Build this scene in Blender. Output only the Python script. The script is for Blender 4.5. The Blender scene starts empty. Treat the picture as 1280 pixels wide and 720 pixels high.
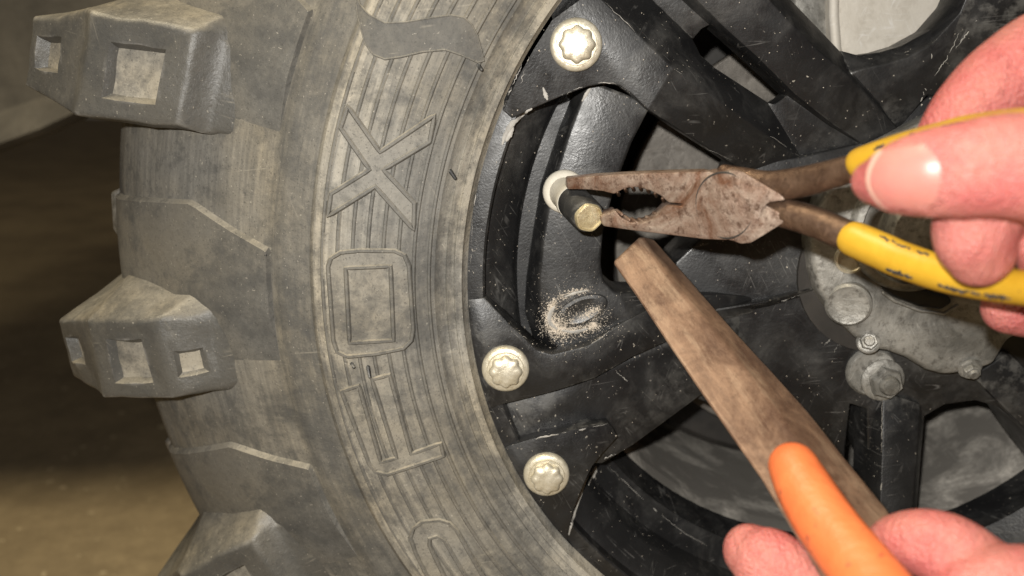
import bpy, bmesh, math, random
import numpy as np
from mathutils import Vector, noise as mnoise
from mathutils.bvhtree import BVHTree
random.seed(7)
R_ = math.radians
sc = bpy.context.scene
col = sc.collection

# ------------------------------------------------------------------ camera, light
H = 0.338                                   # hub height over the floor
FPX, PITCH = 1050.0, R_(14)
CAM = Vector((-0.150, -0.308, H + 0.076))
cam = bpy.data.cameras.new("camera")
cam.sensor_width = 36.0
cam.lens = FPX / 1280 * 36.0
cam.clip_start = 0.005
cam.clip_end = 60
cam.dof.use_dof = True
cam.dof.focus_distance = 0.30
cam.dof.aperture_fstop = 9.0
camo = bpy.data.objects.new("camera", cam)
col.objects.link(camo)
camo.location = CAM
camo.rotation_euler = (R_(90) - PITCH, 0, 0)
sc.camera = camo

w = bpy.data.worlds.new("World")
sc.world = w
w.use_nodes = True
w.node_tree.nodes["Background"].inputs[0].default_value = (1.0, 0.86, 0.68, 1)
w.node_tree.nodes["Background"].inputs[1].default_value = 0.06

def lamp(name, kind, loc, energy, color, **kw):
    l = bpy.data.lights.new(name, kind)
    l.energy = energy
    l.color = color
    for k, v in kw.items():
        setattr(l, k, v)
    o = bpy.data.objects.new(name, l)
    col.objects.link(o)
    o.location = loc
    return o
# phone torch just left of and above the lens
lamp("phone_torch", 'POINT', CAM + Vector((-0.030, -0.040, 0.034)), 7.6, (1.0, 0.97, 0.915), shadow_soft_size=0.004)
# garage ceiling lamp
ov = lamp("ceiling_lamp", 'AREA', (-0.95, -0.28, 2.3), 42, (1.0, 0.86, 0.60), shape='DISK', size=0.8)
ov.rotation_euler = (R_(-4), R_(-12), 0)

vs = sc.view_settings
vs.view_transform = 'Standard'
vs.look = 'None'
vs.gamma = 1
vs.exposure = 0
vs.use_curve_mapping = False

# ------------------------------------------------------------------ geometry helpers
def ray(px, py):
    x = (px - 640) / FPX
    y = -(py - 360) / FPX
    return Vector((x, math.cos(PITCH) + y * math.sin(PITCH), -math.sin(PITCH) + y * math.cos(PITCH)))
def P(px, py, Y):
    d = ray(px, py)
    return CAM + d * ((Y - CAM.y) / d.y)
HUB = Vector((0, 0, H))
def polar(r, a, y):
    a = R_(a)
    return Vector((r * math.cos(a), y, H + r * math.sin(a)))

ORG = {}
REG = []
def build(name, bm, mat, parent=None, origin=None, smooth=35, reg=False):
    bmesh.ops.recalc_face_normals(bm, faces=bm.faces)
    if reg:
        bm.verts.index_update()
        REG.append(([v.co.copy() for v in bm.verts], [[v.index for v in f.verts] for f in bm.faces]))
    if origin is None:
        if parent is not None:
            origin = ORG[parent.name]
        else:
            xs = [v.co for v in bm.verts]
            origin = Vector((sum(v.x for v in xs) / len(xs), sum(v.y for v in xs) / len(xs), min(v.z for v in xs)))
    origin = Vector(origin)
    bmesh.ops.translate(bm, verts=bm.verts, vec=-origin)
    me = bpy.data.meshes.new(name)
    bm.to_mesh(me)
    bm.free()
    if smooth:
        me.polygons.foreach_set("use_smooth", [True] * len(me.polygons))
        me.set_sharp_from_angle(angle=R_(smooth))
    me.materials.append(mat)
    return link(name, me, parent, origin)
def link(name, me, parent, origin):
    o = bpy.data.objects.new(name, me)
    col.objects.link(o)
    ORG[o.name] = Vector(origin)
    if parent is not None:
        o.parent = parent
        o.location = Vector(origin) - ORG[parent.name]
    else:
        o.location = origin
    return o
def empty(name, loc):
    return link(name, None, None, loc)
def tag(o, label, cat=None, group=None, kind=None):
    o["label"] = label
    if cat:
        o["category"] = cat
    if group:
        o["group"] = group
    if kind:
        o["kind"] = kind
    return o

def bevel(bm, wd, seg=2, ang=22):
    es = [e for e in bm.edges if len(e.link_faces) == 2 and e.calc_face_angle(0) > R_(ang)]
    if es:
        bmesh.ops.bevel(bm, geom=es, offset=wd, segments=seg, profile=0.5, affect='EDGES', clamp_overlap=True)

def sheet(V, F, thick, bev=0.0008, seg=2, ang=20):
    """faces F over 3D points V, their border pulled back by thick (vector or metres along +Y)"""
    bm = bmesh.new()
    vs_ = [bm.verts.new(v) for v in V]
    for f in F:
        bm.faces.new([vs_[i] for i in f])
    bmesh.ops.recalc_face_normals(bm, faces=bm.faces)
    if sum(f.normal.y * f.calc_area() for f in bm.faces) > 0:
        bmesh.ops.reverse_faces(bm, faces=bm.faces)
    top = list(bm.faces)
    r = bmesh.ops.extrude_face_region(bm, geom=top)
    t = thick if isinstance(thick, Vector) else Vector((0, thick, 0))
    nv = [g for g in r['geom'] if isinstance(g, bmesh.types.BMVert)]
    bmesh.ops.translate(bm, verts=nv, vec=t)
    bmesh.ops.recalc_face_normals(bm, faces=bm.faces)
    if bev:
        bevel(bm, bev, seg, ang)
    return bm
def plate(V, thick, bev=0.0008, seg=2):
    return sheet(V, [list(range(len(V)))], thick, bev, seg)

def lathe(bm, prof, n=128, a0=0.0, a1=360.0, centre=HUB):
    """prof: (r, y) points turned about the wheel axis (Y)"""
    full = abs(a1 - a0 - 360) < 1e-6
    rings = []
    m = n if full else n + 1
    for k in range(m):
        a = R_(a0 + (a1 - a0) * k / n)
        c, s = math.cos(a), math.sin(a)
        rings.append([bm.verts.new((centre.x + r * c, centre.y + y, centre.z + r * s)) for r, y in prof])
    for k in range(n):
        A, B = rings[k], rings[(k + 1) % m]
        for j in range(len(prof) - 1):
            bm.faces.new((A[j], A[j + 1], B[j + 1], B[j]))
    return bm

def axis_lathe(bm, base, axis, prof, n=24, lobes=None):
    """prof: (r, h) turned about 'axis' from 'base'; lobes(a) scales r"""
    axis = Vector(axis).normalized()
    u = axis.orthogonal().normalized()
    v = axis.cross(u)
    rings = []
    for r, h in prof:
        ring = []
        for k in range(n):
            a = 2 * math.pi * k / n
            rr = r * (lobes(a, h) if lobes else 1)
            ring.append(bm.verts.new(base + axis * h + (u * math.cos(a) + v * math.sin(a)) * rr))
        rings.append(ring)
    for i in range(len(rings) - 1):
        for k in range(n):
            bm.faces.new((rings[i][k], rings[i][(k + 1) % n], rings[i + 1][(k + 1) % n], rings[i + 1][k]))
    bm.faces.new(rings[0][::-1])
    bm.faces.new(rings[-1])
    return bm

def catmull(pts, n):
    pts = [np.array(p, float) for p in pts]
    q = [2 * pts[0] - pts[1]] + pts + [2 * pts[-1] - pts[-2]]
    out = []
    for i in range(1, len(q) - 2):
        for k in range(n):
            t = k / n
            a, b, c, d = q[i - 1], q[i], q[i + 1], q[i + 2]
            out.append(0.5 * (2 * b + (c - a) * t + (2 * a - 5 * b + 4 * c - d) * t * t + (3 * b - a - 3 * c + d) * t ** 3))
    out.append(q[-2])
    return out

def tube(bm, rows, n=16, closed=False, round_ends=True, up=Vector((0, -1, 0))):
    """rows: (Vector, ra, rb): ra across, rb along 'up'"""
    rows = [(Vector(r[0]), r[1], r[2]) for r in rows]
    if round_ends and not closed:
        def cap(p, d, ra, rb, order):
            o = []
            for k in order:
                ph = k * math.pi / 2 / 5
                o.append((p + d * (math.sin(ph) * ra), ra * max(math.cos(ph), .03), rb * max(math.cos(ph), .03)))
            return o
        d0 = (rows[0][0] - rows[1][0]).normalized()
        d1 = (rows[-1][0] - rows[-2][0]).normalized()
        rows = cap(*((rows[0][0], d0) + rows[0][1:]), order=(5, 4, 3, 2, 1)) + rows + cap(*((rows[-1][0], d1) + rows[-1][1:]), order=(1, 2, 3, 4, 5))
    rings = []
    m = len(rows)
    for i, (p, ra, rb) in enumerate(rows):
        a = rows[(i - 1) % m][0] if (closed or i > 0) else p
        b = rows[(i + 1) % m][0] if (closed or i < m - 1) else p
        t = (b - a).normalized()
        s = t.cross(up)
        if s.length < 1e-4:
            s = t.orthogonal()
        s.normalize()
        u = s.cross(t).normalized()
        rings.append([bm.verts.new(p + s * (ra * math.cos(2 * math.pi * k / n)) + u * (rb * math.sin(2 * math.pi * k / n))) for k in range(n)])
    for i in range(m if closed else m - 1):
        A, B = rings[i], rings[(i + 1) % m]
        for k in range(n):
            bm.faces.new((A[k], A[(k + 1) % n], B[(k + 1) % n], B[k]))
    if not closed:
        bm.faces.new(rings[0][::-1])
        bm.faces.new(rings[-1])
    return bm

# ------------------------------------------------------------------ materials
class NT:
    def __init__(self, name):
        self.m = bpy.data.materials.new(name)
        self.m.use_nodes = True
        self.t = self.m.node_tree
        self.b = self.t.nodes["Principled BSDF"]
        self.tc = self.t.nodes.new("ShaderNodeTexCoord")
    def n(self, typ, **kw):
        x = self.t.nodes.new(typ)
        for k, v in kw.items():
            setattr(x, k, v)
        return x
    def l(self, a, b):
        self.t.links.new(a, b)
    def coord(self, scale=(1, 1, 1), rot=(0, 0, 0)):
        mp = self.n("ShaderNodeMapping")
        mp.inputs["Scale"].default_value = scale
        mp.inputs["Rotation"].default_value = rot
        self.l(self.tc.outputs["Object"], mp.inputs["Vector"])
        return mp.outputs[0]
    def noise(self, scale, detail=6, rough=.6, vec=None, dist=0.0):
        x = self.n("ShaderNodeTexNoise")
        x.inputs["Scale"].default_value = scale
        x.inputs["Detail"].default_value = detail
        x.inputs["Roughness"].default_value = rough
        x.inputs["Distortion"].default_value = dist
        self.l(vec if vec is not None else self.tc.outputs["Object"], x.inputs["Vector"])
        return x.outputs["Fac"]
    def ramp(self, fac, lo, hi, a=0.0, b=1.0):
        x = self.n("ShaderNodeMapRange")
        x.inputs["From Min"].default_value = lo
        x.inputs["From Max"].default_value = hi
        x.inputs["To Min"].default_value = a
        x.inputs["To Max"].default_value = b
        self.l(fac, x.inputs["Value"])
        return x.outputs[0]
    def math(self, op, a, b):
        x = self.n("ShaderNodeMath", operation=op)
        x.use_clamp = op in ('MULTIPLY', 'ADD')
        for i, v in enumerate((a, b)):
            if isinstance(v, (int, float)):
                x.inputs[i].default_value = v
            else:
                self.l(v, x.inputs[i])
        return x.outputs[0]
    def mix(self, fac, a, b):
        x = self.n("ShaderNodeMix", data_type='RGBA')
        if isinstance(fac, (int, float)):
            x.inputs[0].default_value = fac
        else:
            self.l(fac, x.inputs[0])
        for i, v in ((6, a), (7, b)):
            if isinstance(v, tuple):
                x.inputs[i].default_value = v + (1,)
            else:
                self.l(v, x.inputs[i])
        return x.outputs[2]
    def bump(self, h, dist, strength=1.0, prev=None):
        x = self.n("ShaderNodeBump")
        x.inputs["Distance"].default_value = dist
        x.inputs["Strength"].default_value = strength
        self.l(h, x.inputs["Height"])
        if prev is not None:
            self.l(prev, x.inputs["Normal"])
        return x.outputs[0]
    def out(self, color, rough=.6, normal=None, metallic=0.0, spec=.5, **kw):
        b = self.b
        for k, v in (("Base Color", color), ("Roughness", rough), ("Metallic", metallic), ("Specular IOR Level", spec)):
            if isinstance(v, tuple):
                b.inputs[k].default_value = v + (1,)
            elif isinstance(v, (int, float)):
                b.inputs[k].default_value = v
            else:
                self.l(v, b.inputs[k])
        if normal is not None:
            self.l(normal, b.inputs["Normal"])
        for k, v in kw.items():
            b.inputs[k.replace('_', ' ')].default_value = v
        return self.m

def scratches(t, n=3, width=.012, scale=14, stretch=26):
    """thin hairline scratches in a few directions"""
    tot = None
    for i in range(n):
        mr = t.n("ShaderNodeMapping")
        mr.inputs["Rotation"].default_value = (0.15 * i, 0.5 + 1.15 * i, 0)
        t.l(t.tc.outputs["Object"], mr.inputs["Vector"])
        ms = t.n("ShaderNodeMapping")
        ms.inputs["Scale"].default_value = (scale * stretch, scale * 2, scale)
        t.l(mr.outputs[0], ms.inputs["Vector"])
        v = ms.outputs[0]
        f = t.noise(1.0, 1, .4, v)
        a = t.math('ABSOLUTE', t.math('SUBTRACT', f, .5), 0)
        s = t.ramp(a, 0.0, width, 1, 0)
        gate = t.math('MULTIPLY', t.ramp(t.noise(60 + 27 * i, 3), .54, .66), t.ramp(t.noise(17 + 5 * i, 3), .48, .62))
        s = t.math('MULTIPLY', s, gate)
        tot = s if tot is None else t.math('MAXIMUM', tot, s)
    return tot

def m_tire(name, radial=True, dust=.55, rough=.70, edge=0):
    t = NT(name)
    big = t.noise(30, 10, .72, dist=.5)
    fine = t.noise(420, 6, .75)
    mid = t.noise(140, 9, .75)
    amt = t.ramp(big, .36, .62, .30, 1.30)
    amt = t.math('MULTIPLY', amt, t.ramp(mid, .34, .66, .40, 1.5))
    if radial:
        sep = t.n("ShaderNodeSeparateXYZ")
        t.l(t.tc.outputs["Object"], sep.inputs[0])
        rr = t.math('SQRT', t.math('ADD', t.math('MULTIPLY', sep.outputs[0], sep.outputs[0]), t.math('MULTIPLY', sep.outputs[2], sep.outputs[2])), 0)
        cr = t.n("ShaderNodeValToRGB")
        t.l(t.ramp(rr, .165, .345), cr.inputs[0])
        stops = [(.165, 1.0), (.1715, 1.0), (.174, .70), (.179, .42), (.19, .42), (.20, .58), (.214, .80), (.221, .85), (.2235, .30), (.236, .26), (.240, .42), (.27, .36), (.31, .32), (.345, .25)]
        el = cr.color_ramp.elements
        while len(el) < len(stops):
            el.new(0.5)
        for e, (r, v) in zip(el, stops):
            e.position = (r - .165) / .18
            e.color = (v, v, v, 1)
        amt = t.math('MULTIPLY', amt, cr.outputs[0])
        ang = t.math('ARCTAN2', sep.outputs[2], t.math('ABSOLUTE', sep.outputs[0], 0))
        cv = t.n("ShaderNodeCombineXYZ")
        t.l(t.math('DIVIDE', rr, .0022), cv.inputs[0])
        t.l(t.math('DIVIDE', ang, .16), cv.inputs[1])
        streak = t.noise(1.0, 5, .65, cv.outputs[0])
        amt = t.math('MULTIPLY', amt, t.ramp(streak, .35, .65, .62, 1.35))
    else:
        geo = t.n("ShaderNodeNewGeometry")
        sn = t.n("ShaderNodeSeparateXYZ")
        t.l(geo.outputs["Normal"], sn.inputs[0])
        settle = t.ramp(sn.outputs[2], .15, .8, dust, dust + .45)      # dust lies on what faces up
        amt = t.math('MULTIPLY', amt, settle)
    hue = t.ramp(t.noise(14, 4), .35, .65)
    dustc = t.mix(hue, (.445, .382, .272), (.37, .348, .302))
    c = t.mix(amt, (.058, .058, .056), dustc)
    c = t.mix(t.ramp(fine, .3, .75, 0, .35), c, (.05, .048, .044))
    sp = t.ramp(t.noise(1000, 2, .5), .69, .76, 0, .5)
    c = t.mix(sp, c, (.5, .46, .38))
    c = t.mix(t.ramp(t.noise(1300, 2, .5), .62, .70, 0, .55), c, (.05, .047, .042))
    sc_ = scratches(t, 2, .02, 10, 14)
    c = t.mix(t.math('MULTIPLY', sc_, .35), c, (.42, .38, .30))
    if edge:
        g2 = t.n("ShaderNodeNewGeometry")
        pe = t.math('MULTIPLY', t.ramp(g2.outputs["Pointiness"], .525, .60), t.ramp(t.noise(240, 4, .7), .35, .6))
        c = t.mix(t.math('MULTIPLY', pe, edge), c, (.46, .445, .42))
    nb = t.bump(t.noise(160, 6, .7), .0009, .5)
    nb = t.bump(fine, .0003, .6, nb)
    return t.out(c, rough, nb, spec=.45)

def m_black(name, base=(.011, .011, .0115), dust=.32, rough=.38, gray=(.16, .155, .145)):
    t = NT(name)
    big = t.noise(38, 7, .65, dist=.6)
    d = t.ramp(big, .48, .72, 0, dust)
    d = t.math('MULTIPLY', d, t.ramp(t.noise(330, 5, .7), .3, .7, .3, 1.3))
    c = t.mix(d, base, gray)
    sc_ = scratches(t, 4, .013, 11, 20)
    c = t.mix(t.math('MULTIPLY', sc_, .34), c, (.36, .35, .33))
    sp = t.ramp(t.noise(700, 2, .5), .695, .74, 0, .8)
    sp = t.math('MULTIPLY', sp, t.ramp(t.noise(60, 3), .45, .62))
    c = t.mix(sp, c, (.55, .50, .42))
    g2 = t.n("ShaderNodeNewGeometry")
    pe = t.math('MULTIPLY', t.ramp(g2.outputs["Pointiness"], .54, .62), t.ramp(t.noise(130, 5, .7), .47, .60))
    c = t.mix(t.math('MULTIPLY', pe, .7), c, (.40, .385, .35))
    r = t.ramp(t.noise(70, 5), .3, .7, rough - .12, rough + .2)
    nb = t.bump(t.noise(260, 5, .65), .0002, .5)
    nb = t.bump(t.noise(1100, 3, .6), .00015, .6, nb)
    return t.out(c, r, nb, spec=.55)

def m_metal(name, c1, c2, c3, scale=90, metallic=.5, rough=.5, bumpd=.0004, specks=.5):
    t = NT(name)
    a = t.ramp(t.noise(scale, 8, .7, dist=.8), .36, .64)
    c = t.mix(a, c1, c2)
    b = t.ramp(t.noise(scale * 5, 5, .7), .52, .66, 0, specks)
    c = t.mix(b, c, c3)
    sc_ = scratches(t, 3, .02, 22, 14)
    c = t.mix(t.math('MULTIPLY', sc_, .45), c, tuple(min(1, x * 1.8) for x in c2))
    r = t.ramp(t.noise(scale * 2, 5), .3, .7, rough - .12, rough + .18)
    nb = t.bump(t.noise(scale * 4, 6, .7), bumpd, .7)
    return t.out(c, r, nb, metallic=metallic)

def m_skin(name, base, pink):
    t = NT(name)
    a = t.ramp(t.noise(75, 5, .6), .38, .62)
    c = t.mix(a, base, pink)
    c = t.mix(t.ramp(t.noise(420, 4, .6), .45, .8, 0, .25), c, (.48, .20, .165))
    v = t.coord((520, 90, 90), (0, 0, .1))
    crease = t.noise(1.0, 4, .6, v)
    vo = t.n("ShaderNodeTexVoronoi")
    vo.inputs["Scale"].default_value = 1300
    t.l(t.tc.outputs["Object"], vo.inputs["Vector"])
    nb = t.bump(crease, .0015, .7)
    nb = t.bump(vo.outputs["Distance"], .0008, .7, nb)
    return t.out(c, .5, nb, spec=.4, Subsurface_Weight=.25, Subsurface_Scale=.004)

def m_simple(name, c1, c2, scale=60, rough=.5, bumpd=.0003, spec=.5, wear=None, wear_at=.66, **kw):
    t = NT(name)
    c = t.mix(t.ramp(t.noise(scale, 6, .65, dist=.4), .35, .65), c1, c2)
    if wear:
        c = t.mix(t.ramp(t.noise(scale * 3.1, 6, .7), wear_at, wear_at + .03), c, wear)
    nb = t.bump(t.noise(scale * 4, 5), bumpd, .5)
    return t.out(c, rough, nb, spec=spec, **kw)

def m_floor():
    t = NT("brown_concrete")
    c = t.mix(t.ramp(t.noise(5, 8, .7), .3, .7), (.12, .088, .048), (.34, .265, .155))
    c = t.mix(t.ramp(t.noise(60, 6, .7), .4, .7, 0, .5), c, (.15, .11, .06))
    c = t.mix(t.ramp(t.noise(70, 3, .5), .66, .71, 0, .7), c, (.55, .46, .30))
    nb = t.bump(t.noise(90, 6, .7), .002, .5)
    return t.out(c, .75, nb)

TIRE = m_tire("dusty_rubber")
LUGM = m_tire("dusty_rubber_lug", False, .12, .40, 1.0)
RECM = m_tire("caked_dust", False, .85)
PADM = m_tire("dusty_rubber_pad", False, .27)
OUTM = m_tire("groove_shade_rubber", False, .34)  # darker tone paints dirt and groove shade along letter outlines and ribs
LETM = m_tire("dusty_rubber_letter", False, .62)
SWM = m_tire("clean_rubber", False, .22)
BLACK = m_black("black_alloy")
BARREL = m_black("dusty_barrel", (.17, .158, .14), 1.0, .6, (.58, .54, .48))
ZINC = m_metal("zinc_bolt", (.62, .56, .42), (.80, .75, .62), (.35, .29, .18), 140, .55, .38, .0003, .35)
HUBM = m_metal("dusty_hub_metal", (.15, .145, .13), (.40, .385, .35), (.09, .082, .07), 55, .35, .42, .0008, .7)
PALEM = m_metal("pale_casting", (.60, .55, .47), (.70, .65, .57), (.38, .33, .26), 30, .1, .6, .0006, .3)
RUST = m_metal("rusty_steel", (.15, .072, .042), (.38, .305, .25), (.075, .036, .022), 75, .4, .40, .0009, .85)
RUSTD = m_metal("dark_rusty_steel", (.075, .042, .026), (.16, .10, .066), (.04, .024, .016), 110, .55, .32, .0005, .5)
def m_blade():
    t = NT("streaked_rusty_steel")
    mr = t.n("ShaderNodeMapping")
    mr.inputs["Rotation"].default_value = (0, R_(38), 0)
    t.l(t.tc.outputs["Object"], mr.inputs["Vector"])
    ms = t.n("ShaderNodeMapping")
    ms.inputs["Scale"].default_value = (260, 40, 24)
    t.l(mr.outputs[0], ms.inputs["Vector"])
    st_ = t.noise(1.0, 6, .65, ms.outputs[0], .3)
    big = t.noise(48, 7, .7, dist=.6)
    c = t.mix(t.ramp(big, .38, .62), (.105, .058, .038), (.25, .155, .10))
    c = t.mix(t.ramp(st_, .52, .74, 0, .6), c, (.40, .29, .20))
    c = t.mix(t.ramp(st_, .48, .30, 0, .6), c, (.085, .05, .036))
    c = t.mix(t.ramp(t.noise(420, 5, .7), .55, .68, 0, .5), c, (.08, .045, .03))
    nb = t.bump(t.noise(300, 6, .7), .0005, .6)
    nb = t.bump(st_, .0004, .6, nb)
    return t.out(c, t.ramp(big, .3, .7, .36, .6), nb, metallic=.25)
RUSTB = m_blade()
YEL = m_simple("yellow_grip", (.40, .225, .012), (.50, .295, .025), 45, .42, .0003, .5, (.06, .035, .02), .63)
ORA = m_simple("orange_grip", (.58, .13, .04), (.64, .16, .05), 55, .45, .0010, .5, (.36, .09, .04), .60)
SKIN = m_skin("skin", (.45, .16, .132), (.42, .11, .10))
NAIL = m_simple("nail", (.47, .185, .15), (.46, .15, .13), 70, .38, .0001, .5, Subsurface_Weight=.2, Subsurface_Scale=.003)
NAILW = m_simple("nail_edge", (.58, .37, .29), (.56, .33, .26), 70, .35, .0001)
RUBBER = m_black("black_rubber", (.02, .02, .02), .15, .5)
CREAM = m_simple("pale_rubber", (.55, .51, .43), (.64, .60, .51), 120, .6)
CHIP = m_simple("bare_scuff", (.28, .265, .24), (.48, .455, .41), 200, .6)
CRUMB = m_simple("pale_crumb", (.52, .45, .36), (.70, .62, .52), 300, .8)
PLASTIC = m_simple("grey_plastic", (.055, .050, .043), (.11, .10, .084), 14, .55, .002)
DARK = m_simple("dark_steel", (.02, .018, .016), (.04, .035, .03), 40, .6)

# ------------------------------------------------------------------ setting
bm = bmesh.new()
bmesh.ops.create_grid(bm, x_segments=2, y_segments=2, size=9)
fl = build("floor", bm, m_floor(), None, (0, 0, 0), 0)
tag(fl, "brown stained concrete floor under the vehicle", kind="structure")

# ------------------------------------------------------------------ wheel
wheel = empty("wheel", (0, 0.1, 0))
tag(wheel, "dusty knobby off-road tire on a black alloy wheel with pale flange bolts", "wheel")

ctrl = [(.1625, .0062), (.1650, .004), (.1682, -.0010), (.1688, -.0042), (.1714, -.0054), (.1718, -.0047), (.1742, -.0064), (.1747, -.0057), (.1768, -.0066), (.1785, -.0086),
        (.190, -.0118), (.205, -.0133), (.218, -.0126), (.2222, -.0116), (.2238, -.0100), (.236, -.0078), (.2385, -.0058),
        (.255, .0000), (.270, .0068), (.285, .0152), (.300, .0258), (.311, .0365), (.318, .0480), (.3225, .067), (.3245, .10)]
cr_ = np.array([c[0] for c in ctrl])
cy_ = np.array([c[1] for c in ctrl])
def prof(r):
    return float(np.interp(r, cr_, cy_))
def on_side(px, py, h=0.0):
    Y = -.01
    for _ in range(30):
        q = P(px, py, Y)
        Y = prof(math.hypot(q.x, q.z - H)) - h
    return P(px, py, Y)
ribs = [.1805 + .00545 * k for k in range(8)]
pts = set()
for i in range(len(ctrl) - 1):
    n = max(1, int(round(math.hypot(ctrl[i + 1][0] - ctrl[i][0], ctrl[i + 1][1] - ctrl[i][1]) / .003)))
    for k in range(n):
        pts.add(round(ctrl[i][0] + (ctrl[i + 1][0] - ctrl[i][0]) * k / n, 5))
pts.add(ctrl[-1][0])
pts = [r for r in pts if all(abs(r - q) > .0012 for q in ribs)]
prf = [(r, prof(r)) for r in pts]
for q in ribs:
    prf += [(q - .0008, prof(q - .0008)), (q - .0004, prof(q) - .0006), (q + .0003, prof(q) - .0006), (q + .0007, prof(q + .0007))]
prf.sort()
prf2 = prf + [(r, .20 - y) for r, y in reversed(prf[:-1])]
bm = lathe(bmesh.new(), prf2, 240)
bm.faces.ensure_lookup_table()
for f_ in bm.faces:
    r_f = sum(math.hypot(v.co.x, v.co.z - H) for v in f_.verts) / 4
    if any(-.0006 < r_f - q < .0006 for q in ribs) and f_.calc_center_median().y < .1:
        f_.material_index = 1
tire = build("tire", bm, TIRE, wheel, HUB, 30)
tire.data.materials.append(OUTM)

# --- tread lugs (built at angle 0, turned into place)
def loc(r, a, y):
    return Vector((r * math.cos(R_(a)), y, r * math.sin(R_(a))))
REC = []
def recess(bm, q, u0, u1, v0, v1, depth, shrink=.14):
    """replace quad q (a,b,c,d corner vectors) by a frame and a sunk floor"""
    a, b, c, d = q
    def at(u, v):
        return (a * (1 - u) + b * u) * (1 - v) + (d * (1 - u) + c * u) * v
    nrm = (b - a).cross(d - a).normalized()
    if nrm.y > 0:
        nrm = -nrm
    outer = [bm.verts.new(at(u, v)) for u, v in ((0, 0), (1, 0), (1, 1), (0, 1))]
    mid = [bm.verts.new(at(u, v)) for u, v in ((u0, v0), (u1, v0), (u1, v1), (u0, v1))]
    du, dv = (u1 - u0) * shrink, (v1 - v0) * shrink
    inn = [bm.verts.new(at(u, v) - nrm * depth) for u, v in ((u0 + du, v0 + dv), (u1 - du, v0 + dv), (u1 - du, v1 - dv), (u0 + du, v1 - dv))]
    REC.extend([v.co.copy() for v in mid + inn])
    for i in range(4):
        j = (i + 1) % 4
        bm.faces.new((outer[i], outer[j], mid[j], mid[i]))
        bm.faces.new((mid[i], mid[j], inn[j], inn[i]))
    bm.faces.new(inn).material_index = 1
def make_lug(S, at, ab, ramp_recess, seed=0.0):
    bm = bmesh.new()
    base = [(.244, .001), (.262, .0065), (.268, .010), (.298, .027), (.306, .034), (.318, .055), (.321, .098)]
    T = [loc(r, at[i], y) for i, (r, y) in enumerate(S)]
    B = [loc(r, ab[i], y) for i, (r, y) in enumerate(S)]
    ex = [.6, 1.6, 2.2, 3.0, 3.0, 3.2, 3.2]
    bt = [loc(r, at[i] - ex[i], y) for i, (r, y) in enumerate(base)]
    bb = [loc(r, ab[i] + .5, y) for i, (r, y) in enumerate(base)]
    n = len(S)
    def f(*v):
        bm.faces.new([bm.verts.new(x) for x in v])
    for i in range(n - 1):
        q = (T[i], T[i + 1], B[i + 1], B[i])
        if i == 2:
            recess(bm, q, .24, .78, .24, .80, .0034, .09)
        elif i == 4:
            recess(bm, q, .35, .85, .25, .68, .004)
        elif i == 1 and ramp_recess:
            recess(bm, q, .22, .80, .42, .74, .0015)
        else:
            f(*q)
        f(T[i], T[i + 1], bt[i + 1], bt[i])
        f(B[i], B[i + 1], bb[i + 1], bb[i])
    f(T[0], B[0], bb[0], bt[0])
    f(T[-1], B[-1], bb[-1], bt[-1])
    bmesh.ops.remove_doubles(bm, verts=bm.verts, dist=1e-5)
    bmesh.ops.recalc_face_normals(bm, faces=bm.faces)
    near = lambda v: any((v.co - q).length < 1e-5 for q in REC)
    rv = {v for v in bm.verts if near(v)}
    es = [e for e in bm.edges if len(e.link_faces) == 2 and e.calc_face_angle(0) > R_(14) and not (e.verts[0] in rv or e.verts[1] in rv)]
    bmesh.ops.bevel(bm, geom=es, offset=.0015, segments=3, profile=.5, affect='EDGES', clamp_overlap=True)
    REC.clear()
    bmesh.ops.triangulate(bm, faces=[f_ for f_ in bm.faces if len(f_.verts) > 4])
    bmesh.ops.subdivide_edges(bm, edges=[e for e in bm.edges if e.calc_length() > .004], cuts=3, use_grid_fill=True)
    for v in bm.verts:
        p = v.co
        d = mnoise.noise_vector(p * 90 + Vector((seed, 0, 0))) * .0011 + mnoise.noise_vector(p * 320) * .00035
        v.co = p + d
    bmesh.ops.translate(bm, verts=bm.verts, vec=HUB)
    return bm
S_long = [(.246, .0005), (.267, .0022), (.2755, -.0042), (.3145, .0035), (.319, .0085), (.349, .030), (.349, .085)]
S_short = [(.250, .0015), (.266, .0022), (.286, -.0015), (.318, .0095), (.3215, .0135), (.343, .034), (.346, .085)]
T_long, B_long = (-3.2, -4.2, -4.3, -2.9, -2.8, -1.0, -1.0), (2.2, 2.9, 2.9, 3.8, 3.8, 3.3, 3.3)
T_short, B_short = (-2.4, -3.2, -3.3, -2.9, -2.8, -1.9, -1.9), (2.6, 3.2, 3.2, 2.9, 2.8, 2.3, 2.3)
def place(me, name, a, parent, yrot_only=True):
    o = link(name, me, parent, HUB)
    o.rotation_euler = (0, -R_(a), 0)
    return o
first = build("tread_lug", make_lug(S_long, T_long, B_long, False), LUGM, tire, HUB, 40)
me_long = first.data
second = build("tread_lug", make_lug(S_short, T_short, B_short, True, 5.0), LUGM, tire, HUB, 40)
me_short = second.data
for me_ in (me_long, me_short):
    me_.materials.append(RECM)
lug_angles = [164.6, 185.9, 206.4] + [206.4 + 318.2 / 16 * k for k in range(1, 16)]
first.rotation_euler = (0, -R_(lug_angles[0]), 0)
second.rotation_euler = (0, -R_(lug_angles[1]), 0)
for i, a in enumerate(lug_angles[2:]):
    place(me_long if i % 2 == 0 else me_short, "tread_lug", a, tire)
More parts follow.
